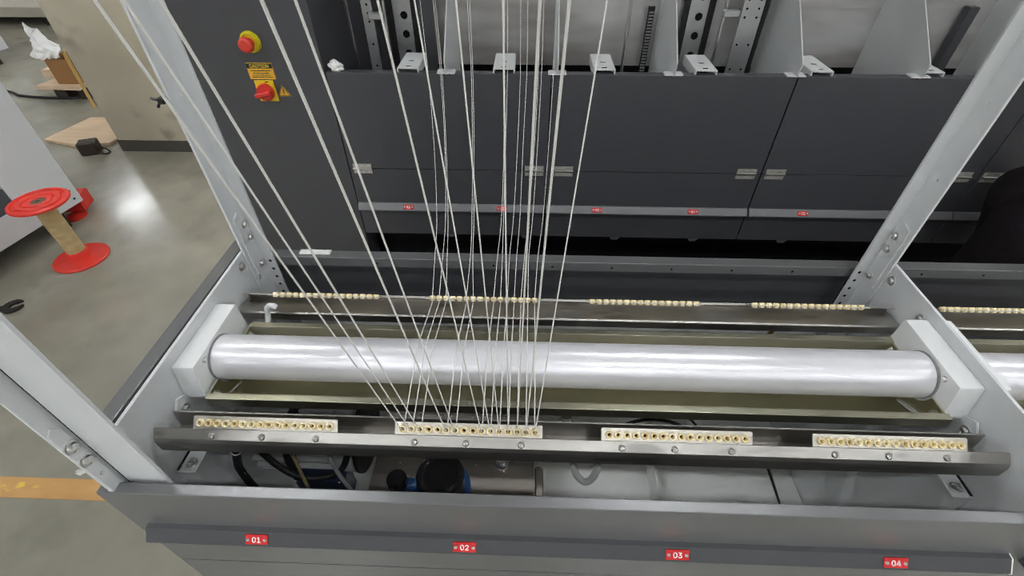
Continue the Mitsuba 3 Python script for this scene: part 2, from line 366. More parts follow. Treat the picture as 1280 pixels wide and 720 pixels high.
front_cover(1.166, 'dark grey front cover of the next bay at the bottom right corner')
def rear_cover(dx, label):
    k = thing('rear_cover', label, 'panel')
    x0, x1 = -.508 + dx, .640 + dx
    put('sheet', along_x(sheet([(.742, .08), (.742, .890)], .003), x0, x1), 'dark_paint', k, smooth=False)  # darker paint than the lip, standing in for shade on this sheet
    put('lip', along_x(sheet([(.742, .890), (.742, .9135), (.722, .9135), (.722, .894)], .003), x0, x1), 'cover_paint', k, 'folded top edge, clear of the shade painted on the sheet', smooth=False)
    for i in range(9):
        put('hole', lathe([(0, 0), (.0022, 0), (.0022, .0005), (0, .0005)], 8), 'black_void', k, tw=tf(frame((x0 + .1 + i * .115, .7204, .903), (0, -1, 0))))
    return k
rear_cover(0, 'dark grey rear cover with a pale top edge behind the rear guide beam')
rear_cover(1.163, 'dark grey rear cover of the next bay in front of the crouching person')
single('white_strip', box(-.447, -.385, .728, .741, .9152, .919, .001), 'white_print', 'short white plastic strip lying on the top edge of the rear cover', 'strip', smooth=False)

# guide beams with ceramic eyelets
def beam_profile(rear):
    if not rear:
        return sheet([(.3423, .9149), (.3322, .9048), (.3300, .8990), (.3300, .8790), (.3340, .8710), (.3740, .8710), (.3765, .9025)], .0026)
    return sheet([(.3423, .9149), (.3322, .9048), (.3300, .8990), (.3300, .8790)], .0026).union(sheet([(.3300, .8965), (.3720, .9000), (.3738, .8985), (.3738, .8840)], .0026))
prof = lathe([(.0025, -.0035), (.0042, -.0035), (.0044, -.0010), (.0053, -.0010), (.0054, .0014), (.0052, .0020), (.0049, .0024), (.0048, .0044), (.0044, .0051), (.0036, .0050), (.0027, .0034), (.0025, .0018), (.0025, -.0035)], 20)
EYELET = mikit.ply(prof, 'mat_ceramic', smooth=40)
def guide_beam(label, rear, dx, plates):
    k = thing('guide_beam', label, 'guide beam')
    p = beam_profile(rear)
    if rear: p = mirror_poly(p)
    put('channel', along_x(p, XL + .008 + dx, XL + 1.155 + dx), 'beam_steel', k, smooth=False)
    s = -1 if rear else 1
    E = (2 * YC - EYF[0], EYF[1]) if rear else EYF
    n = np.array([0, NF[0] * s, NF[1]]); t = np.array([0, TFV[0] * s, TFV[1]])
    base = np.array([0, E[0], E[1]])
    for j in range(plates):
        x0 = AX + dx + .28 * j
        rect = sbox(-.0105, -.019, 15 * EP + .0105, .0092).buffer(-.002).buffer(.002)
        for i in range(16): rect = rect.difference(Point(i * EP, 0).buffer(.0044, 6))
        m = poly_mesh(rect, .0016)
        M = np.eye(4); M[:3, 0] = (1, 0, 0); M[:3, 1] = -t; M[:3, 2] = np.cross((1, 0, 0), -t)
        M[:3, 3] = base + n * -.0026 + np.array([x0, 0, 0]); 
        if rear: M[:3, 3] = base + n * -.0010 + np.array([x0, 0, 0])
        m.apply_transform(M)
        pl = put('eyelet_plate', m, 'plate_steel', k, smooth=False)
        if not rear:
            m = box(-.006, 15 * EP + .006, -.0036, .0036, -.0046, -.0036); m.apply_transform(M); put('hole_shade_strip', m, 'hole_shade_brown', pl, 'added dark strip giving the shade inside the eyelet holes', smooth=False)  # added strip whose dark colour supplies the shade in the holes
        for i in range(16):
            pos = base + np.array([x0 + i * EP, 0, 0]) - n * .0015
            e = put('eyelet', EYELET, ('ceramic', 'ceramic', 'ceramic_old', 'ceramic_pale')[rng.integers(4)], pl, tw=tf(frame(pos, n, (1, 0, 0))))
        for q in (.016, .086, .161):
            pos = base + np.array([x0 + q + .001, 0, 0]) + t * .0168 + n * .0011
            if rear: pos = base + np.array([x0 + q, 0, 0]) + t * .0125 - n * .0016
            put('screw', SCREW, None, pl, tw=tf(frame(pos, -n if rear else n)))
    return k
guide_beam('front stainless steel guide beam with four rows of cream eyelets above the front cover', False, 0, 4)
guide_beam('rear stainless steel guide beam with four rows of eyelets behind the roller', True, 0, 4)
guide_beam('stainless steel guide beam of the next bay at the right picture edge', True, PITCH, 1)

# roller, bearing boxes and oil trough
RZ, RR = .9045, .0355
def roller(dx, label):
    k = thing('roller', label, 'roller')
    prof = [(0, 0), (RR - .002, 0), (RR, .002), (RR, 1.086), (RR - .002, 1.088), (0, 1.088)]
    put('barrel', placed(lathe([(r, z) for r, z in prof], 96), (-.4805 + dx, YC, RZ), (1, 0, 0)), 'roller_coat', k, smooth=30)
    for a, b in ((-.482, -.4806), (.6076, .6095)): put('end_ring', rod((a + dx, YC, RZ), (b + dx, YC, RZ), RR + .0012, 64), 'roller_cap', k)
    return k
roller(0, 'long glossy white roller lying across the bay under the yarns')
roller(PITCH + .008, 'white roller of the next bay at the right picture edge')
def bearing_box(x0, x1, face, label):
    k = thing('bearing_box', label, 'box')
    g = Polygon([(.411, .889), (.422, .945), (.556, .945), (.560, .850), (.432, .850)])
    m = along_x(g.buffer(-.002, join_style=1).buffer(.002, join_style=1), x0, x1)
    put('cover', m, 'box_paint', k, smooth=20)
    s = 1 if face == x1 else -1
    put('screw', SCREW, None, k, tw=tf(frame((face, .446, .934), (s, 0, 0))))
    put('screw', SCREW, None, k, tw=tf(frame((face, .440, .868), (s, 0, 0))))
    return k
bearing_box(XL + .001, -.4825, -.4825, 'white bearing box holding the left end of the roller')
bearing_box(.6100, XR - .001, .6100, 'white bearing box holding the right end of the roller')
bearing_box(XR + .006, XR + .035, XR + .035, 'white bearing box on the far side of the right dividing panel')
def trough(dx, label):
    k = thing('oil_trough', label, 'trough')
    g = sheet([(.400, .884), (.400, .901), (.409, .901), (.436, .852), (.448, .846), (.508, .846), (.520, .852), (.547, .901), (.556, .901), (.556, .886)], .0022)
    put('body', along_x(g, -.470 + dx, .612 + dx), 'trough_steel', k, smooth=20)
    e = Polygon([(.401, .900), (.436, .850), (.448, .843), (.508, .843), (.520, .850), (.555, .900)])
    hole = Point(YC, RZ).buffer(.040, 24)
    for a, n in ((-.4735, 1), (.6065, -1)):
        ep = put('end_plate', along_x(e.difference(hole), a + dx, a + .003 + dx), 'trough_steel', k, smooth=False)
        put('bolt', BOLT, None, ep, tw=tf(frame((a + dx + (.003 if n > 0 else 0), .418, .884), (n, 0, 0))))
        put('bolt', BOLT, None, ep, tw=tf(frame((a + dx + (.003 if n > 0 else 0), .540, .886), (n, 0, 0))))
    return k
tr0 = trough(0, 'stainless oil trough with an olive oily sheen under the long roller')
put('handle', tube([(-.446, .5565, .890), (-.446, .568, .905), (-.440, .568, .925), (-.430, .566, .934), (-.421, .566, .930)], .0048), 'white_paint', tr0, 'small white hooked handle', smooth=True)
trough(PITCH + .008, 'stainless oil trough of the next bay under its roller')

# yarns: down from above into a front eyelet, over the roller, through the rear eyelet and up
YARNS = {
    1: ((-0.1824, 0.2227, 1.455), [(-0.1621, 0.6646, 0.9687), (-0.1622, 0.721, 1.0159), (-0.1738, 0.8259, 1.1034), (-0.1919, 0.9354, 1.1949), (-0.2147, 1.0499, 1.2906)]),
    2: ((-0.2041, 0.2677, 1.446), [(-0.1481, 0.6648, 0.9689), (-0.1463, 0.7213, 1.016), (-0.1538, 0.8261, 1.1036), (-0.1684, 0.9356, 1.195), (-0.1891, 1.05, 1.2906)]),
    3: ((-0.1473, 0.2125, 1.4572), [(-0.1402, 0.665, 0.969), (-0.1419, 0.7213, 1.0161), (-0.1516, 0.8261, 1.1036), (-0.1654, 0.9356, 1.195), (-0.1853, 1.0501, 1.2907)]),
    6: ((-0.1014, 0.2026, 1.4593), [(-0.0988, 0.6656, 0.9695), (-0.0986, 0.7219, 1.0166), (-0.1028, 0.8266, 1.104), (-0.1103, 0.936, 1.1954), (-0.1234, 1.0503, 1.2909)]),
    7: ((-0.1183, 0.2707, 1.4457), [(-0.0945, 0.6657, 0.9696), (-0.095, 0.722, 1.0166), (-0.0999, 0.8267, 1.1041), (-0.1072, 0.936, 1.1954), (-0.1188, 1.0503, 1.2909)]),
    10: ((-0.0867, 0.3062, 1.4388), [(-0.0504, 0.6663, 0.9702), (-0.0453, 0.7226, 1.0172), (-0.0447, 0.8272, 1.1045), (-0.0478, 0.9364, 1.1957), (-0.0518, 1.0506, 1.2911)]),
    11: ((-0.0977, 0.4547, 1.4093), [(-0.0418, 0.6665, 0.9703), (-0.0417, 0.7227, 1.0172), (-0.0417, 0.8273, 1.1046), (-0.0421, 0.9365, 1.1958), (-0.0457, 1.0506, 1.2911)]),
    12: ((-0.0567, 0.4103, 1.4183), [(-0.029, 0.6667, 0.9704), (-0.0237, 0.7229, 1.0174), (-0.0197, 0.8275, 1.1048), (-0.0178, 0.9367, 1.1959), (-0.0204, 1.0507, 1.2912)]),
    13: ((-0.0189, 0.3658, 1.4273), [(-0.0163, 0.6669, 0.9706), (-0.0122, 0.7231, 1.0176), (-0.0095, 0.8276, 1.1049), (-0.0058, 0.9367, 1.196), (-0.0066, 1.0508, 1.2912)]),
    14: ((0.0036, 0.2292, 1.4545), [(-0.0026, 0.6671, 0.9708), (0.0035, 0.7233, 1.0177), (0.0111, 0.8278, 1.105), (0.0159, 0.9369, 1.1961), (0.0172, 1.0509, 1.2913)]),
    15: ((0.0151, 0.2181, 1.4567), [(0.005, 0.6672, 0.9709), (0.0107, 0.7234, 1.0178), (0.0169, 0.8279, 1.1051), (0.0219, 0.9369, 1.1962), (0.0241, 1.0509, 1.2913)]),
    16: ((0.0633, 0.4603, 1.4088), [(0.0213, 0.6674, 0.9711), (0.0293, 0.7236, 1.018), (0.0374, 0.8281, 1.1053), (0.0443, 0.9371, 1.1963), (0.05, 1.051, 1.2914)]),
}
ORD = {1: 'first', 2: 'second', 3: 'third', 6: 'sixth', 7: 'seventh', 10: 'tenth', 11: 'eleventh', 12: 'twelfth', 13: 'thirteenth', 14: 'fourteenth', 15: 'fifteenth', 16: 'sixteenth'}
YR = .0008
for i, (up, back) in YARNS.items():
    x = AX + .28 + EP * (i - 1)
    E = np.array([x, EYF[0], EYF[1]]); n = np.array([0, NF[0], NF[1]])
    R = np.array([x, 2 * YC - EYF[0], EYF[1]]); nr = np.array([0, -NF[0], NF[1]])
    d = (np.array(up) - E); far = E + d * (2.38 - E[2]) / d[2]
    pts = [far, up, E + n * .005, E - n * .002]
    a = E - n * .008; pts.append(a)
    rad = RR + YR
    v = np.array([a[1] - YC, a[2] - RZ]); L = np.hypot(*v); base = math.atan2(v[1], v[0]); off = math.acos(rad / L)
    th0 = base - off
    b = R - nr * .008
    v = np.array([b[1] - YC, b[2] - RZ]); L = np.hypot(*v); base2 = math.atan2(v[1], v[0]); off = math.acos(rad / L)
    th1 = base2 + off
    for th in np.linspace(th0, th1, 7): pts.append((x, YC + rad * math.cos(th), RZ + rad * math.sin(th)))
    pts += [b, R - nr * .002, R + nr * .004]
    bk = [R + nr * .004] + [np.array(q) for q in back]
    e = (bk[-1] - bk[-2]); bk.append(bk[-1] + e * (1.698 - bk[-1][2]) / e[2])
    cv = catmull(bk, 6)[1:]
    P = np.vstack([np.array(pts, float), cv])
    rads = np.concatenate([np.full(len(pts), YR), np.linspace(YR * .8, YR * .62, len(cv))])
    key = single('yarn', tube(P, rads, 8, curve=False), 'yarn_white', f'white yarn through the {ORD[i]} eyelet of the second front plate from the left', 'yarn', 'yarns running over the roller', smooth=True)

# ---------------------------------------------------------------- inside the bay
fl = thing('drip_pan', 'pale grey sheet metal pan at the bottom of the bay', 'pan')
put('base', box(XL + .002, XR - .002, .262, .738, .395, .400), 'interior_paint', fl, smooth=False)
put('inner_wall', box(XL + .002, XR - .002, .733, .738, .400, .80), 'interior_paint', fl, smooth=False)
put('rib', box(.300, .303, .262, .733, .400, .47), 'interior_paint', fl, smooth=False)
tk = thing('oil_tank', 'brown steel oil tank with a flat lid below the front guide beam', 'tank')
put('body', box(-.300, .020, .31, .60, .401, .546), 'tank_steel', tk, smooth=False)
put('lid', box(-.308, .0255, .30, .61, .546, .551, .001), 'tank_steel', tk, smooth=False)
put('lid_edge', box(.0255, .0275, .30, .61, .535, .553), 'aluminium', tk, 'bright right edge of the lid', smooth=False)
put('filler_cap', placed(lathe([(0, 0), (.013, 0), (.013, .006), (.009, .010), (.008, .020), (0, .022)], 24), (-.040, .492, .551), (0, 0, 1)), 'chrome', tk, 'chrome filler cap')
for q in ((-.255, .490), (-.095, .490)): bolt(tk, (q[0], q[1], .551), (0, 0, 1), SMALL, 'screw')
put('side_plate', box(.028, .046, .32, .50, .43, .535, .003), 'tank_steel', tk, smooth=False)
pp = thing('oil_pump', 'small pump with round black cap and blue body standing on the oil tank', 'pump')
put('body', placed(lathe([(0, 0), (.046, 0), (.048, .006), (.048, .050), (.044, .055), (0, .055)], 40), (-.145, .420, .552), (0, 0, 1)), 'blue_paint', pp, 'blue pump body')
put('cap', placed(lathe([(0, 0), (.040, 0), (.043, .004), (.044, .042), (.040, .048), (.034, .050), (.030, .047), (0, .047)], 48), (-.149, .415, .612), (0, 0, 1)), 'black_plastic', pp, 'round black cap')
put('neck', placed(lathe([(0, 0), (.036, 0), (.036, .006), (0, .006)], 32), (-.147, .418, .607), (0, 0, 1)), 'motor_alu', pp)
put('collar', placed(lathe([(.0445, 0), (.047, .002), (.047, .006), (.0445, .008)], 40), (-.147, .418, .572), (0, 0, 1)), 'black_rubber', pp)
put('outlet', cat(rod((-.185, .425, .590), (-.225, .425, .590), .013, 20), rod((-.200, .425, .590), (-.206, .425, .590), .019, 20)), 'blue_paint', pp)
put('knob', placed(lathe([(0, 0), (.014, 0), (.019, .006), (.019, .024), (.016, .029), (0, .030)], 28), (-.236, .420, .600), (0, 0, 1)), 'black_plastic', pp, 'black knob')
put('knob_stem', rod((-.236, .420, .552), (-.236, .420, .602), .011, 20), 'black_plastic', pp)
mo = thing('gear_motor', 'finned grey and navy motor fixed to the left panel under the trough', 'motor')
my, mz = .482, .680
put('flange', rod((XL + .001, my, mz), (XL + .016, my, mz), .085, 40), 'motor_alu', mo)
put('body', rod((XL + .016, my, mz), (-.335, my, mz), .060, 40), 'motor_alu', mo)
for i in range(18):
    a = i * 2 * math.pi / 18
    f = box(-.485, -.345, -.0025, .0025, .058, .070); f.apply_transform(trimesh.transformations.rotation_matrix(a, (1, 0, 0))); f.apply_translation((0, my, mz))
    put('fin', f, 'motor_alu', mo, smooth=False)
put('band', rod((-.425, my, mz), (-.408, my, mz), .0715, 40), 'black_rubber', mo)
put('fan_cover', placed(lathe([(0, 0), (.071, 0), (.071, .030), (.062, .040), (0, .042)], 40), (-.338, my, mz), (1, 0, 0)), 'motor_alu', mo)
put('end_rim', rod((-.300, my, mz), (-.2945, my, mz), .073, 40), 'black_rubber', mo)
tb = put('terminal_box', box(-.420, -.320, .395, .435, .585, .665, .008), 'navy_paint', mo, 'navy terminal box')
for q in ((-.410, .595), (-.330, .595), (-.410, .655), (-.330, .655)): bolt(tb, (q[0], .395, q[1]), (0, -1, 0), SMALL, 'screw')
single('black_conduit', tube([(-.440, .366, .862), (-.442, .366, .82), (-.468, .376, .76), (-.490, .388, .70), (-.498, .395, .60), (-.498, .40, .402)], .0065), 'black_rubber', 'thick black conduit hanging down beside the left panel', 'conduit', smooth=True)
single('black_cable', tube([(-.444, .400, .82), (-.434, .392, .775), (-.415, .385, .735), (-.385, .380, .705), (-.350, .383, .695), (-.315, .392, .705), (-.300, .41, .74), (-.305, .43, .80)], .0055), 'black_rubber', 'black cable sagging in a loop in front of the motor', 'cable', smooth=True)
single('cable_tie', placed(lathe([(.0066, 0), (.0078, 0), (.0078, .004), (.0066, .004)], 20), (-.447, .368, .808), (.4, -.15, 1)), 'white_print', 'white cable tie around the thick black conduit', 'cable tie')
single('tan_wire', tube([(-.395, .40, .80), (-.382, .39, .755), (-.372, .375, .715), (-.366, .365, .67), (-.360, .355, .60), (-.352, .35, .50), (-.35, .35, .402)], .0028), 'wire_tan', 'tan and green wires hanging beside the sagging black cable', 'wire', smooth=True)
single('grey_hose', tube([(-.322, .40, .80), (-.312, .38, .74), (-.290, .365, .68), (-.268, .350, .62), (-.25, .34, .50), (-.25, .34, .402)], .0034), 'grey_hose', 'thin grey hose curving down from the beam beside the motor', 'hose', smooth=True)
ring = [(.082, .405, .80), (.084, .400, .755), (.092, .388, .728), (.108, .380, .718), (.122, .386, .73), (.127, .398, .76), (.127, .41, .81)]
cv = catmull(ring, 24)
single('clear_hose', tube(cv, .0058 + .0007 * np.sin(np.arange(len(cv)) * 1.6), 12, curve=False), 'clear_hose', 'clear corrugated hose looping below the front guide beam', 'hose', smooth=True)
single('thin_black_hose', tube([(.130, .410, .800), (.150, .418, .822), (.180, .422, .840), (.215, .424, .842), (.250, .424, .828), (.285, .424, .800), (.31, .44, .76), (.33, .50, .70), (.34, .60, .62), (.34, .70, .60), (.34, .734, .60)], .0026), 'black_rubber', 'thin black hose arching under the trough behind the third eyelet plate', 'hose', smooth=True)
ft = thing('drain_fitting', 'small metal drain fitting under the front edge of the trough', 'fitting')
put('stem', rod((.069, .425, .845), (.069, .425, .815), .0085, 20), 'zinc', ft)
put('nut', rod((.069, .425, .832), (.069, .425, .824), .0115, 6), 'zinc', ft, smooth=False)
put('elbow', tube([(.069, .425, .818), (.071, .425, .810), (.078, .424, .806)], .007), 'dark_iron', ft, smooth=True)
put('tube', tube([(.066, .424, .808), (.050, .420, .815), (.03, .415, .818), (.0, .41, .812)], .0022), 'black_rubber', ft, smooth=True)
ro = thing('brace_rod', 'thin dark rod slanting down inside the right half of the bay', 'rod')
put('bar', rod((.368, .372, .82), (.588, .473, .402), .0024, 8), 'black_rubber', ro)
bs = thing('brace_plate', 'pale sheet metal brace seen below the rear guide beam', 'brace')
put('plate', placed(box(-.11, .11, -.015, .015, -.0015, .0015), (-.33, .66, .80), (0, -.75, .65), (1, -.25, -.15)), 'interior_paint', bs, smooth=False)
single('brass_pin', rod((.445, .60, .868), (.435, .60, .82), .004, 10), 'brass', 'short brass pin below the rear guide beam', 'pin')

# ---------------------------------------------------------------- dark cabinets behind
YF = 1.218
sw = thing('switch_cabinet', 'tall dark grey switch cabinet with red emergency stop behind the left upright', 'cabinet')
put('front_sheet', box(-.93, -.508, YF, YF + .003, .02, 2.3), 'dark_paint', sw, smooth=False)
put('right_side', box(-.511, -.508, YF + .003, 1.75, .02, 2.3), 'dark_paint', sw, smooth=False)
put('left_side', box(-.93, -.927, YF + .003, 1.75, .02, 2.3), 'dark_paint', sw, smooth=False)
put('roof', box(-.927, -.511, YF + .003, 1.75, 2.297, 2.3), 'dark_paint', sw, smooth=False)
es = put('emergency_stop', placed(lathe([(0, 0), (.0245, 0), (.0245, .003), (.0215, .010), (.0190, .010), (.0175, .006), (0, .006)], 40), (-.667, YF, 1.168), (0, -1, 0)), 'ring_yellow', sw, 'yellow ring of the emergency stop')
put('stem', rod((-.667, YF - .005, 1.168), (-.667, YF - .022, 1.168), .011, 24), 'button_red', es)
put('mushroom', placed(lathe([(0, 0), (.0165, 0), (.0175, .004), (.0165, .010), (.012, .0135), (0, .015)], 40), (-.667, YF - .021, 1.168), (0, -1, 0)), 'button_red', es, 'red mushroom push button')
cl = put('caution_label', box(-.699, -.634, YF - .0012, YF, 1.082, 1.121), 'amber_label', sw, 'amber caution label with black header', smooth=False)
put('header', box(-.6985, -.6345, YF - .0018, YF - .0011, 1.108, 1.1195), 'black_print', cl, smooth=False)
put('lettering', text_on_front('CAUTION', .0075, -.6665, YF - .0017, 1.1138), 'yellow_plastic', cl, 'yellow word CAUTION', smooth=False)
for z, w in ((1.1025, .050), (1.0970, .040), (1.0920, .046), (1.0870, .052)):
    put('text_line', box(-.6665 - w / 2, -.6665 + w / 2, YF - .0015, YF - .0011, z - .0008, z + .0008), 'black_print', cl, smooth=False)
ms = put('main_switch', box(-.692, -.643, YF - .004, YF, 1.028, 1.080, .001), 'yellow_plastic', sw, 'yellow plate of the main switch', smooth=False)
put('dial', placed(lathe([(0, 0), (.0205, 0), (.0205, .010), (.0180, .014), (0, .014)], 40), (-.668, YF - .004, 1.053), (0, -1, 0)), 'red_plastic', ms, 'red rotary dial')
h = box(-.0215, .0215, -.0052, .0052, 0, .014, .002); h.apply_transform(trimesh.transformations.rotation_matrix(math.radians(12), (0, 0, 1)))
put('grip', placed(h, (-.668, YF - .017, 1.053), (0, -1, 0), (1, 0, 0)), 'red_plastic', ms, 'red grip of the dial', smooth=False)
put('mark', box(-.664, -.655, YF - .0046, YF - .0039, 1.0755, 1.0775), 'black_print', ms, smooth=False)
def tri(s): return Polygon([(-.6255 - .0165 * s, 1.0495 - .0095 * s), (-.6255 + .0165 * s, 1.0495 - .0095 * s), (-.6255, 1.0495 + .019 * s)])
wt = put('warning_triangle', along_y(tri(1), YF - .001, YF), 'amber_label', sw, 'amber warning triangle', smooth=False)
put('border', along_y(tri(.92).difference(tri(.78)), YF - .0015, YF - .0009), 'black_print', wt, smooth=False)
put('bolt_mark', along_y(Polygon([(-.6250, 1.059), (-.6285, 1.0495), (-.6255, 1.0495), (-.6265, 1.043), (-.6225, 1.0515), (-.6250, 1.0515), (-.6230, 1.058)]), YF - .0015, YF - .0009), 'black_print', wt, smooth=False)

def hinge(parent, cx):
    k = put('hinge', cat(box(cx - .026, cx + .026, YF - .0022, YF, .8405, .8535), box(cx - .026, cx + .026, YF - .0022, YF, .8245, .8375)), 'zinc', parent, 'steel hinge', smooth=False)
    put('pin', rod((cx - .027, YF - .003, .839), (cx + .027, YF - .003, .839), .0028, 12), 'chrome', k)
    for dx in (-.018, 0, .018):
        for z in (.848, .830): put('screw', SMALL, None, k, tw=tf(frame((cx + dx, YF - .0022, z), (0, -1, 0))))
FIN = Polygon([(1.240, 1.000), (1.240, 1.088), (1.212, 1.100), (1.206, 1.131), (1.335, 1.243), (1.365, 1.42), (1.365, 1.70), (1.478, 1.70), (1.478, 0.98)])
def cabinet(x0, split, x1, label, tags, fins, brackets, hinges):
    k = thing('winding_cabinet', label, 'cabinet')
    for a, b in ((x0, split - .0015), (split + .0015, x1)):
        put('door', along_x(sheet([(YF + .022, 1.098), (YF + .0015, 1.098), (YF + .0015, .8400)], .003), a, b), 'dark_paint', k, smooth=False)
        put('flap', along_x(sheet([(YF + .0015, .8375), (YF + .0015, .616), (YF + .020, .616)], .003), a, b), 'dark_paint', k, smooth=False)
        put('number_rail', along_x(Polygon([(YF, .7275), (1.2140, .7270), (1.2015, .7115), (1.2023, .7080), (YF, .7050)]), a + .001, b - .001), 'strip_grey', k, smooth=False)
    for cx in hinges: hinge(k, cx)
    for cx, t in tags: number_plate(k, cx, 1.2077, .7192, .0310, .0140, t)
    put('back_wall', box(x0, x1, 1.480, 1.483, 1.04, 1.198), 'recess_steel', k, smooth=False)
    put('upper_wall', box(x0, x1, 1.476, 1.479, 1.190, 1.70), 'recess_steel', k, smooth=False)
    put('added_housing', box(x0, x1, 1.10, 1.80, 1.70, 2.3), 'dark_paint', k, 'unseen upper housing added to shade the cabinet doors', smooth=False)  # out of view, added with an overhang to shade doors and recess
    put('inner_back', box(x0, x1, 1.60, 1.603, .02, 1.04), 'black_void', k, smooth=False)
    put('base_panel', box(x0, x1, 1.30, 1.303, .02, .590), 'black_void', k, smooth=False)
    for fx in fins:
        f = put('divider', along_x(FIN, fx - .0015, fx + .0015), 'fin_paint', k, 'white sheet metal divider', smooth=False)
        put('foot', box(fx - .022, fx + .022, YF - .004, YF + .022, 1.0996, 1.1026), 'box_paint', f, smooth=False)
    for bx in brackets:
        g = sheet([(bx, 1.088), (bx, 1.109), (bx + .050, 1.109), (bx + .050, 1.088)], .0025)
        b = put('channel_bracket', along_y(g, YF + .006, 1.345), 'box_paint', k, 'white channel bracket', smooth=False)
        for y in (1.235, 1.275): put('slot', box(bx + .019, bx + .031, y, y + .005, 1.1099, 1.1106), 'black_void', b, smooth=False)
    return k
tagx = [-.3533 + .28 * i for i in range(4)]
wc = cabinet(-.505, .0535, .6450, 'long dark grey cabinet with hinged flaps behind the yarns', list(zip(tagx, DIGITS)), (-.206, .067, .348, .640), (-.326, -.089, .157, .402), (-.468, .018, .100, .605))
wc2 = cabinet(.6490, 1.232, 1.81, 'dark grey cabinet with hinged flaps behind the right upright', [(t + PITCH, d) for t, d in zip(tagx, DIGITS)], (.932, 1.22), (.678, .938), (.684, 1.186, 1.268))
# rails, struts and rods in the recess
def holes(parent, x, y, zs, r=.003):
    for z in zs: put('hole', lathe([(0, 0), (r, 0), (r, .0006), (0, .0006)], 10), 'black_void', parent, tw=tf(frame((x, y, z), (0, -1, 0))))
r1 = put('rail', box(-.443, -.416, 1.40, 1.404, 1.045, 1.70), 'aluminium', wc, 'pale perforated rail', smooth=False)
holes(r1, -.428, 1.3998, (1.06, 1.115, 1.17, 1.19, 1.21))
r2 = put('rail', box(.5385, .5905, 1.40, 1.406, 1.045, 1.70), 'aluminium', wc, 'pale wide perforated rail', smooth=False)
for x in (.549, .579): holes(r2, x, 1.3998, (1.058, 1.120, 1.185, 1.205, 1.225))
put('rail_black_strip', box(.5925, .602, 1.398, 1.404, 1.045, 1.70), 'black_rubber', wc, 'black strip beside the wide rail', smooth=False)  # separate strip in plain black
for sx, w in ((-.352, .05), (.447, .05)):
    st = put('strut', box(sx - w / 2, sx + w / 2, 1.462, 1.465, 1.02, 1.70), 'aluminium', wc, 'holed grey strut', smooth=False)
    holes(st, sx + .004, 1.4617, (1.075, 1.125, 1.172, 1.22), .010)
    for q in (-1, 1):
        rk = put('rack', box(sx + q * (w / 2 + .008) - .007, sx + q * (w / 2 + .008) + .007, 1.455, 1.466, 1.02, 1.70), 'black_rubber', wc, 'black toothed rack', smooth=False)
rk = put('rack', box(.313, .329, 1.452, 1.462, 1.03, 1.197), 'black_rubber', wc, smooth=False)
for i in range(20):
    put('tooth', box(.3145, .3275, 1.4495, 1.4525, 1.034 + i * .0078, 1.038 + i * .0078), 'grey_hose', rk, smooth=False)
for p in ((.257, 1.42), (-.385, 1.40), (.500, 1.41)): put('rod', rod((p[0], p[1], 1.0), (p[0], p[1], 1.70), .0045, 12), 'chrome', wc)
put('dark_sheet', box(-.300, -.262, 1.43, 1.434, 1.0, 1.70), 'dark_paint', wc, smooth=False)
put('dark_sheet', box(-.500, -.30, 1.466, 1.470, 1.0, 1.70), 'dark_paint', wc, smooth=False)
for q in ((-.405, 1.378, 1.187), (.505, 1.378, 1.197)):
    put('rail_clamp', box(q[0] - .018, q[0] + .022, q[1], q[1] + .02, q[2] - .008, q[2] + .008, .002), 'aluminium', wc)
put('frame_member', placed(box(-.012, .012, -.012, .012, -.11, .11), (1.150, 1.46, 1.09), (0.02, 0, 1)), 'dark_paint', wc2, smooth=False)
for q in ((.115, 1.455, 1.060), (.118, 1.455, 1.175)): put('hole', lathe([(0, 0), (.006, 0), (.006, .0006), (0, .0006)], 12), 'black_void', wc, tw=tf(frame((q[0] - .045, 1.4795, q[2]), (0, -1, 0))))
# lever tips hanging below the flaps
for i, (lx, p) in enumerate(((-.24, wc), (.0, wc), (.28, wc), (.525, wc), (.80, wc2))):
    g = Polygon([(lx - .022, .612), (lx + .022, .612), (lx + .006, .592), (lx - .012, .592)])
    put('lever_tip', along_y(g, 1.236, 1.246), 'strip_grey', p, 'grey lever tip below the flap', smooth=False)
ps = trimesh.creation.icosphere(subdivisions=2, radius=.012)
ps.vertices = ps.vertices * (1 + 1.1 * (meshkit.noise(np.asarray(ps.vertices) * 260, 3)[:, None] - .3)) * (1, .7, 1)
ps.apply_translation((-.480, 1.230, 1.110))
single('paper_scrap', ps, 'white_print', 'crumpled white paper scrap on the left corner of the cabinet ledge', 'paper scrap', smooth=False)

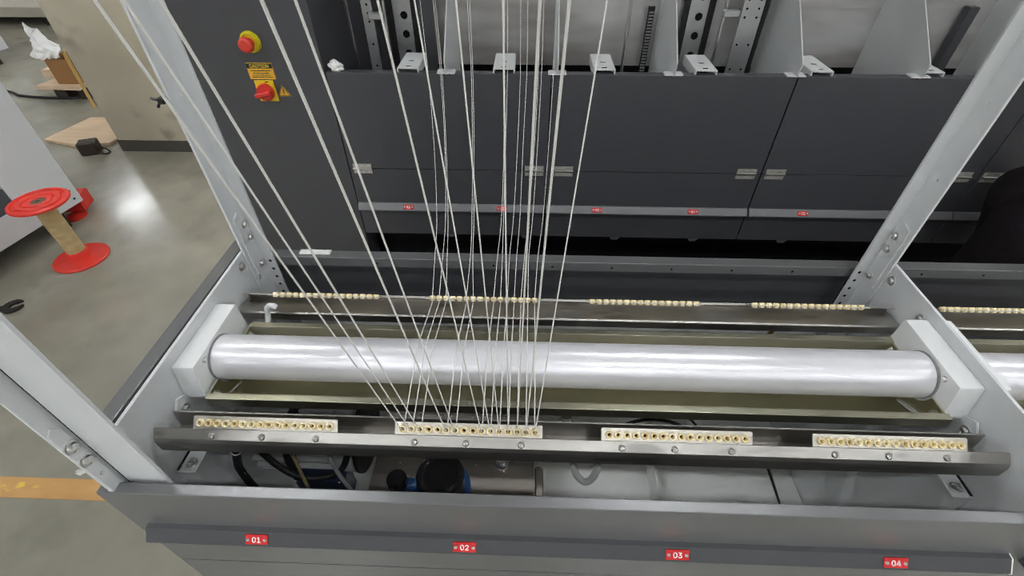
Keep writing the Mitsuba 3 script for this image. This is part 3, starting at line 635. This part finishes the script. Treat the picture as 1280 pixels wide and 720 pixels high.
# ---------------------------------------------------------------- left background
def left_machine(label, cut, y0, y1, xb, z0, z1, rot, name='spinning_machine'):
    k = thing(name, label, 'machine')
    g = sbox(y0, z0, y1, z1)
    if cut: g = g.difference(sbox(*cut))
    piv = np.array([xb, y1, 0])
    M = trimesh.transformations.rotation_matrix(math.radians(rot), (0, 0, 1), piv)
    def pt(nm, mesh, m, **kw):
        mesh = mesh.copy(); mesh.apply_transform(M); return put(nm, mesh, m, k, smooth=False, **kw)
    pt('side_sheet', along_x(g, xb - .004, xb), 'white_paint')
    pt('end_sheet', box(xb - .9, xb - .004, y1 - .004, y1, z0, z1), 'white_paint')
    pt('bottom_sheet', box(xb - .9, xb - .03, y0, y1 - .01, z0 + .01, z0 + .014), 'dark_paint')
    pt('top_sheet', box(xb - .9, xb - .004, y0, y1 - .004, z1 - .004, z1), 'white_paint')
    if cut:
        pt('inner_box', box(xb - .40, xb - .25, cut[0] + .02, cut[2] - .02, z0 + .02, cut[3]), 'dark_paint')
        pt('inner_bar', box(xb - .24, xb - .12, cut[0], cut[2] + .03, .33, .40), 'red_plastic', label='dark red bar inside the opening')
        for yy, zz in ((y1 - .035, z0 + .03), (y1 - .035, z0 + .075), (y1 - .08, z0 + .085)):
            mm = lathe([(0, 0), (.006, 0), (.006, .0006), (0, .0006)], 10); mm.apply_transform(frame((xb + .0002, yy, zz), (1, 0, 0)))
            pt('hole', mm, 'black_void')
        mm = lathe([(0, 0), (.012, 0), (.012, .0006), (0, .0006)], 14); mm.apply_transform(frame((xb + .0002, 1.71, z0 + .075), (1, 0, 0))); pt('hole', mm, 'black_void')
    for yy in (y1 - .12, y0 + .15):
        pt('leg', box(xb - .12, xb - .06, yy - .03, yy + .03, 0, z0 + .012), 'dark_iron')
    return k
left_machine('big white machine panel at the left picture edge behind the red spool', (1.20, .242, 1.878, .62), .75, 2.158, -2.403, .115, 1.35, -9.16)
left_machine('far white machine panel corner at the upper left picture edge', None, 3.2, 4.806, -5.032, .12, 1.2, -9.16)
rf = thing('red_foot', 'red machine foot under the corner of the white machine behind the spool', 'foot')
b_ = box(-.062, .062, -.055, .055, 0, .085, .006); b_.apply_transform(trimesh.transformations.rotation_matrix(.25, (0, 0, 1))); b_.apply_translation((-2.530, 2.225, .028)); put('block', b_, 'red_plastic', rf, smooth=False)
put('stem', rod((-2.545, 2.215, .015), (-2.545, 2.215, .03), .02, 16), 'dark_iron', rf)
put('pad', placed(lathe([(0, 0), (.058, 0), (.058, .008), (.030, .022), (0, .022)], 32), (-2.525, 2.165, 0), (0, 0, 1)), 'red_plastic', rf)
sl = thing('bobbin_spool', 'red flanged spool with tan string standing on the floor', 'spool')
SX, SY = -2.224, 1.802
put('flange', placed(lathe([(.03, 0), (.118, 0), (.120, .003), (.120, .009), (.117, .012), (.060, .014), (.045, .018), (.03, .018)], 64), (SX, SY, 0), (0, 0, 1)), 'spool_red', sl)
put('hub', placed(lathe([(.0, .012), (.047, .012), (.045, .05), (.037, .055), (0, .055)], 48), (SX, SY, 0), (0, 0, 1)), 'spool_red', sl)
put('string_wrap', placed(lathe([(.02, .050), (.038, .050), (.040, .058), (.039, .12), (.041, .20), (.040, .285), (.037, .296), (.02, .296)], 48), (SX, SY, 0), (0, 0, 1)), 'rope_wrap', sl, 'tan string wound on the core')
tfz = .322
put('flange', placed(lathe([(.030, -.030), (.045, -.030), (.050, -.008), (.115, 0), (.120, .004), (.120, .012), (.114, .016), (.104, .016), (.102, .009), (.086, .009), (.084, .015), (.066, .015), (.064, .009), (.052, .008), (.050, .013), (.030, .013), (.030, -.030)], 72), (SX, SY, tfz), (0, 0, 1)), 'spool_red', sl)
put('bore', placed(lathe([(.010, -.01), (.046, -.01), (.046, .0105), (.018, .0105), (.016, .0125), (.010, .0125), (.010, -.01)], 40), (SX, SY, tfz), (0, 0, 1)), 'spool_hub_dark', sl, 'brown bore of the spool')
for i in range(6):
    a = i * math.pi / 3
    put('rib', placed(box(.050, .104, -.003, .003, .006, .0125), (SX, SY, tfz), (0, 0, 1), (math.cos(a), math.sin(a), 0)), 'spool_red', sl, smooth=False)
# plywood board and rusty block near the column
bo = Polygon([(-3.40, 3.075), (-3.33, 3.45), (-3.02, 3.47), (-2.88, 3.20), (-2.90, 3.03), (-3.12, 2.99)])
single('plywood_board', along_z(bo, .004, .022), 'plywood', 'pale plywood board lying on the floor beside the column', 'board', smooth=False)
bl = thing('iron_block', 'dark rusty iron block standing in front of the plywood board', 'block')
bb_ = box(-.055, .055, -.045, .045, 0, .085, .008); bb_.apply_transform(trimesh.transformations.rotation_matrix(.4, (0, 0, 1))); bb_.apply_translation((-2.955, 2.925, .0)); put('body', bb_, 'rust_block', bl, smooth=False)
put('hook', tube([(-2.905, 2.945, .03), (-2.87, 2.945, .022), (-2.835, 2.93, .008), (-2.845, 2.90, .007), (-2.895, 2.91, .012)], .006), 'rust_block', bl, smooth=True)
# carton, pallet, bag, batten
pa = thing('plywood_pallet', 'small plywood pallet under the brown carton by the column', 'pallet')
put('top_board', along_z(Polygon([(-3.98, 3.80), (-3.60, 3.78), (-3.60, 4.12), (-3.90, 4.16)]), .10, .125), 'plywood', pa, smooth=False)
put('block', box(-3.90, -3.80, 3.86, 4.05, 0, .10), 'rust_block', pa, smooth=False)
put('block', box(-3.70, -3.62, 3.86, 4.05, 0, .10), 'rust_block', pa, smooth=False)
put('side_board', box(-4.02, -3.87, 3.98, 4.06, .125, .19), 'plywood', pa, smooth=False)
ca = thing('carton', 'open brown carton standing on the plywood pallet', 'box')
put('front_side', box(-3.81, -3.63, 3.850, 3.855, .127, .31), 'carton', ca, smooth=False)
put('back_side', box(-3.81, -3.63, 4.045, 4.05, .127, .31), 'carton', ca, smooth=False)
put('left_side', box(-3.81, -3.805, 3.855, 4.045, .127, .31), 'carton', ca, smooth=False)
put('right_side', box(-3.635, -3.63, 3.855, 4.045, .127, .31), 'carton', ca, smooth=False)
put('flap', placed(box(-.09, .09, 0, .12, -.0025, .0025), (-3.72, 4.05, .31), (0, -.5, .86), (1, 0, 0)), 'carton_pale', ca, smooth=False)
put('flap', placed(box(-.10, .10, 0, .07, -.0025, .0025), (-3.63, 3.95, .31), (-.3, 0, .95), (0, -1, 0)), 'carton_pale', ca, smooth=False)
def crumple(pts, name, label, cat_, seed, m='film_plastic', amp=.03):
    a = np.array(pts, float); N = 26
    u, v = np.meshgrid(np.linspace(0, 1, N), np.linspace(0, 1, N))
    P = (a[0][None, None] * ((1 - u) * (1 - v))[..., None] + a[1] * (u * (1 - v))[..., None] + a[2] * (u * v)[..., None] + a[3] * ((1 - u) * v)[..., None]).reshape(-1, 3)
    o = np.stack([meshkit.fbm(P * 14, 3, seed + i) - .5 for i in range(3)], 1)
    P = P + o * amp * 4
    f = []
    for i in range(N - 1):
        for j in range(N - 1):
            q = i * N + j; f += [(q, q + 1, q + N + 1), (q, q + N + 1, q + N)]
    t = trimesh.Trimesh(P, f, process=False)
    n = np.asarray(t.vertex_normals) * .0015
    both = trimesh.Trimesh(np.vstack([P + n, P - n]), np.vstack([f, np.array(f)[:, ::-1] + len(P)]), process=False)
    return single(name, both, m, label, cat_, smooth=True)
crumple([(-3.86, 3.84, .30), (-3.66, 3.86, .33), (-3.70, 3.96, .42), (-3.88, 3.93, .54)], 'plastic_bag', 'crumpled clear plastic bag spilling over the open carton', 'bag', 4)
single('wooden_batten', placed(box(-.007, .007, -.010, .010, 0, .41), (-3.475, 3.690, 0), (.03, .0, 1)), 'batten_wood', 'yellow wooden batten leaning upright beside the brown carton', 'batten', smooth=False)
single('floor_cable', tube([(-4.9, 4.15, .012), (-4.42, 3.985, .010), (-4.25, 3.90, .010), (-3.98, 3.86, .010), (-3.75, 3.87, .010), (-3.55, 3.95, .010)], .010), 'black_rubber', 'black cable lying on the floor beside the plywood pallet', 'cable', smooth=True)
pf = thing('low_platform', 'low beige platform edge far back on the floor at the upper left', 'platform')
put('top', box(-8.5, -5.52, 6.05, 8.2, .10, .20), 'beige_paint', pf, smooth=False)
for x in (-8.2, -7.0, -5.75): put('leg', box(x, x + .12, 6.12, 6.25, 0, .10), 'dark_iron', pf, smooth=False)
# spanner
head = Point(0, 0).buffer(.042, 24).difference(affinity.rotate(sbox(-.002, -.016, .08, .016), 20, origin=(0, 0)))
head = head.difference(affinity.rotate(Point(.004, 0).buffer(.017, 16), 20, origin=(0, 0))).union(sbox(-.26, -.014, -.030, .014))
wr = placed(poly_mesh(head, .009), (-2.285, 1.448, .003), (0, 0, 1), (math.cos(.35), math.sin(.35), 0))
single('spanner', wr, 'dark_iron', 'dark open ended spanner lying on the floor at the left picture edge', 'spanner', smooth=False)
single('floor_tape', box(-4.6, -.56, .617, .683, .0008, .0022), 'tape_orange', 'worn orange marking tape stuck to the floor beside the machine', 'tape', smooth=False)
crumple([(-.5185, .2505, .958), (-.511, .256, .961), (-.510, .2545, .969), (-.5190, .250, .966)], 'film_scrap', 'crumpled bit of clear film on the foot of the front left upright', 'plastic film', 9, amp=.0035)

# ---------------------------------------------------------------- person kneeling in the aisle, facing right
def bone_body(bones, edge, rounds):
    parts = []
    for (p, r), (q, s) in bones:
        a = m3.Manifold.sphere(r, 24).translate(list(map(float, p))); b = m3.Manifold.sphere(s, 24).translate(list(map(float, q)))
        parts.append(m3.Manifold.batch_hull([a, b]))
    m = m3.Manifold.batch_boolean(parts, m3.OpType.Add).refine_to_length(edge).to_mesh()
    t = trimesh.Trimesh(np.asarray(m.vert_properties)[:, :3], np.asarray(m.tri_verts), process=True)
    trimesh.smoothing.filter_taubin(t, lamb=.5, nu=-.53, iterations=rounds); return t
px_, py_ = 1.268, .98
def J(x, y, z): return (px_ + x, py_ + y, z)
pe = thing('person', 'person in a black jacket crouching behind the next bay at the right picture edge', 'person')
torso = [((J(-.02, 0, .47), .125), (J(.0, 0, .62), .120)), ((J(.0, 0, .62), .120), (J(.02, 0, .80), .125)), ((J(.02, -.11, .84), .075), (J(.02, .11, .84), .075)), ((J(.02, 0, .80), .125), (J(.03, 0, .92), .060))]
arms, hands, legs = [], [], []
for s in (-1, 1):
    sh, el, wri = J(.02, s * .140, .845), J(.10, s * .150, .60), J(.32, s * .10, .66)
    arms += [((sh, .062), (el, .050)), ((el, .050), (wri, .036))]
    palm = J(.40, s * .11, .68)
    hands += [((wri, .030), (palm, .034))]
    for k_, (dy, ln) in enumerate(((-.026, .065), (-.009, .075), (.009, .070), (.025, .055))):
        a = (palm[0] + .03, palm[1] + dy, palm[2] + .005); b = (a[0] + ln * .55, a[1], a[2] - .006); c_ = (b[0] + ln * .4, b[1], b[2] - .022)
        hands += [((a, .0105), (b, .0095)), ((b, .0095), (c_, .008))]
    hands += [(((palm[0] - .005, palm[1] - s * .028, palm[2] + .01), .012), ((palm[0] + .035, palm[1] - s * .052, palm[2] + .015), .009))]
    hip, kn, an = J(-.02, s * .09, .45), J(.22, s * .13, .075), J(-.20, s * .11, .07)
    legs += [((hip, .095), (kn, .068)), ((kn, .066), (an, .045))]
    toe = J(-.27, s * .11, .045)
head_b = [((J(.03, 0, .90), .058), (J(.045, 0, .99), .055))]
body = bone_body(torso + arms + hands + legs + head_b, .012, 8)
put('body', body, 'skin', pe, smooth=True)
def head_mesh():
    h = trimesh.creation.icosphere(subdivisions=4, radius=1.0); v = np.asarray(h.vertices).copy()
    v *= (.098, .076, .120)
    jaw = np.clip(-v[:, 2] / .12, 0, 1); v[:, 1] *= 1 - .30 * jaw; v[:, 0] += .012 * jaw
    nose = np.exp(-((v[:, 1] / .013) ** 2 + ((v[:, 2] + .018) / .022) ** 2)) * (v[:, 0] > 0); v[:, 0] += .022 * nose
    for s in (-1, 1):
        eye = np.exp(-(((v[:, 1] - s * .031) / .014) ** 2 + ((v[:, 2] - .008) / .010) ** 2)) * (v[:, 0] > 0); v[:, 0] -= .008 * eye
        ear = np.exp(-(((v[:, 0] + .005) / .014) ** 2 + (v[:, 2] / .024) ** 2)) * (s * v[:, 1] > 0); v[:, 1] += s * .016 * ear
    mouth = np.exp(-((v[:, 1] / .024) ** 2 + ((v[:, 2] + .058) / .006) ** 2)) * (v[:, 0] > 0); v[:, 0] -= .004 * mouth
    h.vertices = v; return h
HM = trimesh.transformations.rotation_matrix(.25, (0, 1, 0)); HC = np.array(J(.055, 0, 1.075))
hm = head_mesh(); hm.apply_transform(HM); hm.apply_translation(HC); put('head', hm, 'skin', pe, smooth=True)
hr = head_mesh(); v = np.asarray(hr.vertices) * 1.10
keep = (v[:, 0] < .045) | (v[:, 2] > .075)
hr = trimesh.Trimesh(v, np.asarray(hr.faces)[keep[np.asarray(hr.faces)].all(1)], process=False); hr.apply_transform(HM); hr.apply_translation(HC); put('hair', hr, 'hair_black', pe, 'short black hair', smooth=True)
def grow(b, g): return [((p, r + g), (q, s + g)) for (p, r), (q, s) in b]
put('jacket', bone_body(grow(torso, .016) + grow(arms, .014) + [((J(.02, 0, .86), .10), (J(.032, 0, .945), .078))], .012, 4), 'jacket_black', pe, 'black jacket', smooth=True)
put('trousers', bone_body(grow(legs, .010) + grow([((J(-.02, -.05, .44), .12), (J(-.02, .05, .44), .12))], .008), .014, 4), 'trouser_black', pe, 'black trousers', smooth=True)
for s in (-1, 1):
    put('shoe', bone_body([((J(-.19, s * .11, .075), .050), (J(-.29, s * .11, .052), .046)), ((J(-.29, s * .11, .052), .046), (J(-.34, s * .11, .042), .036))], .012, 4), 'shoe_black', pe, smooth=True)
put('zip_pull', placed(lathe([(0, 0), (.005, 0), (.004, .003), (0, .004)], 12), J(-.060, -.058, .945), (-.55, -.8, .25)), 'chrome', pe, 'small bright zip pull')
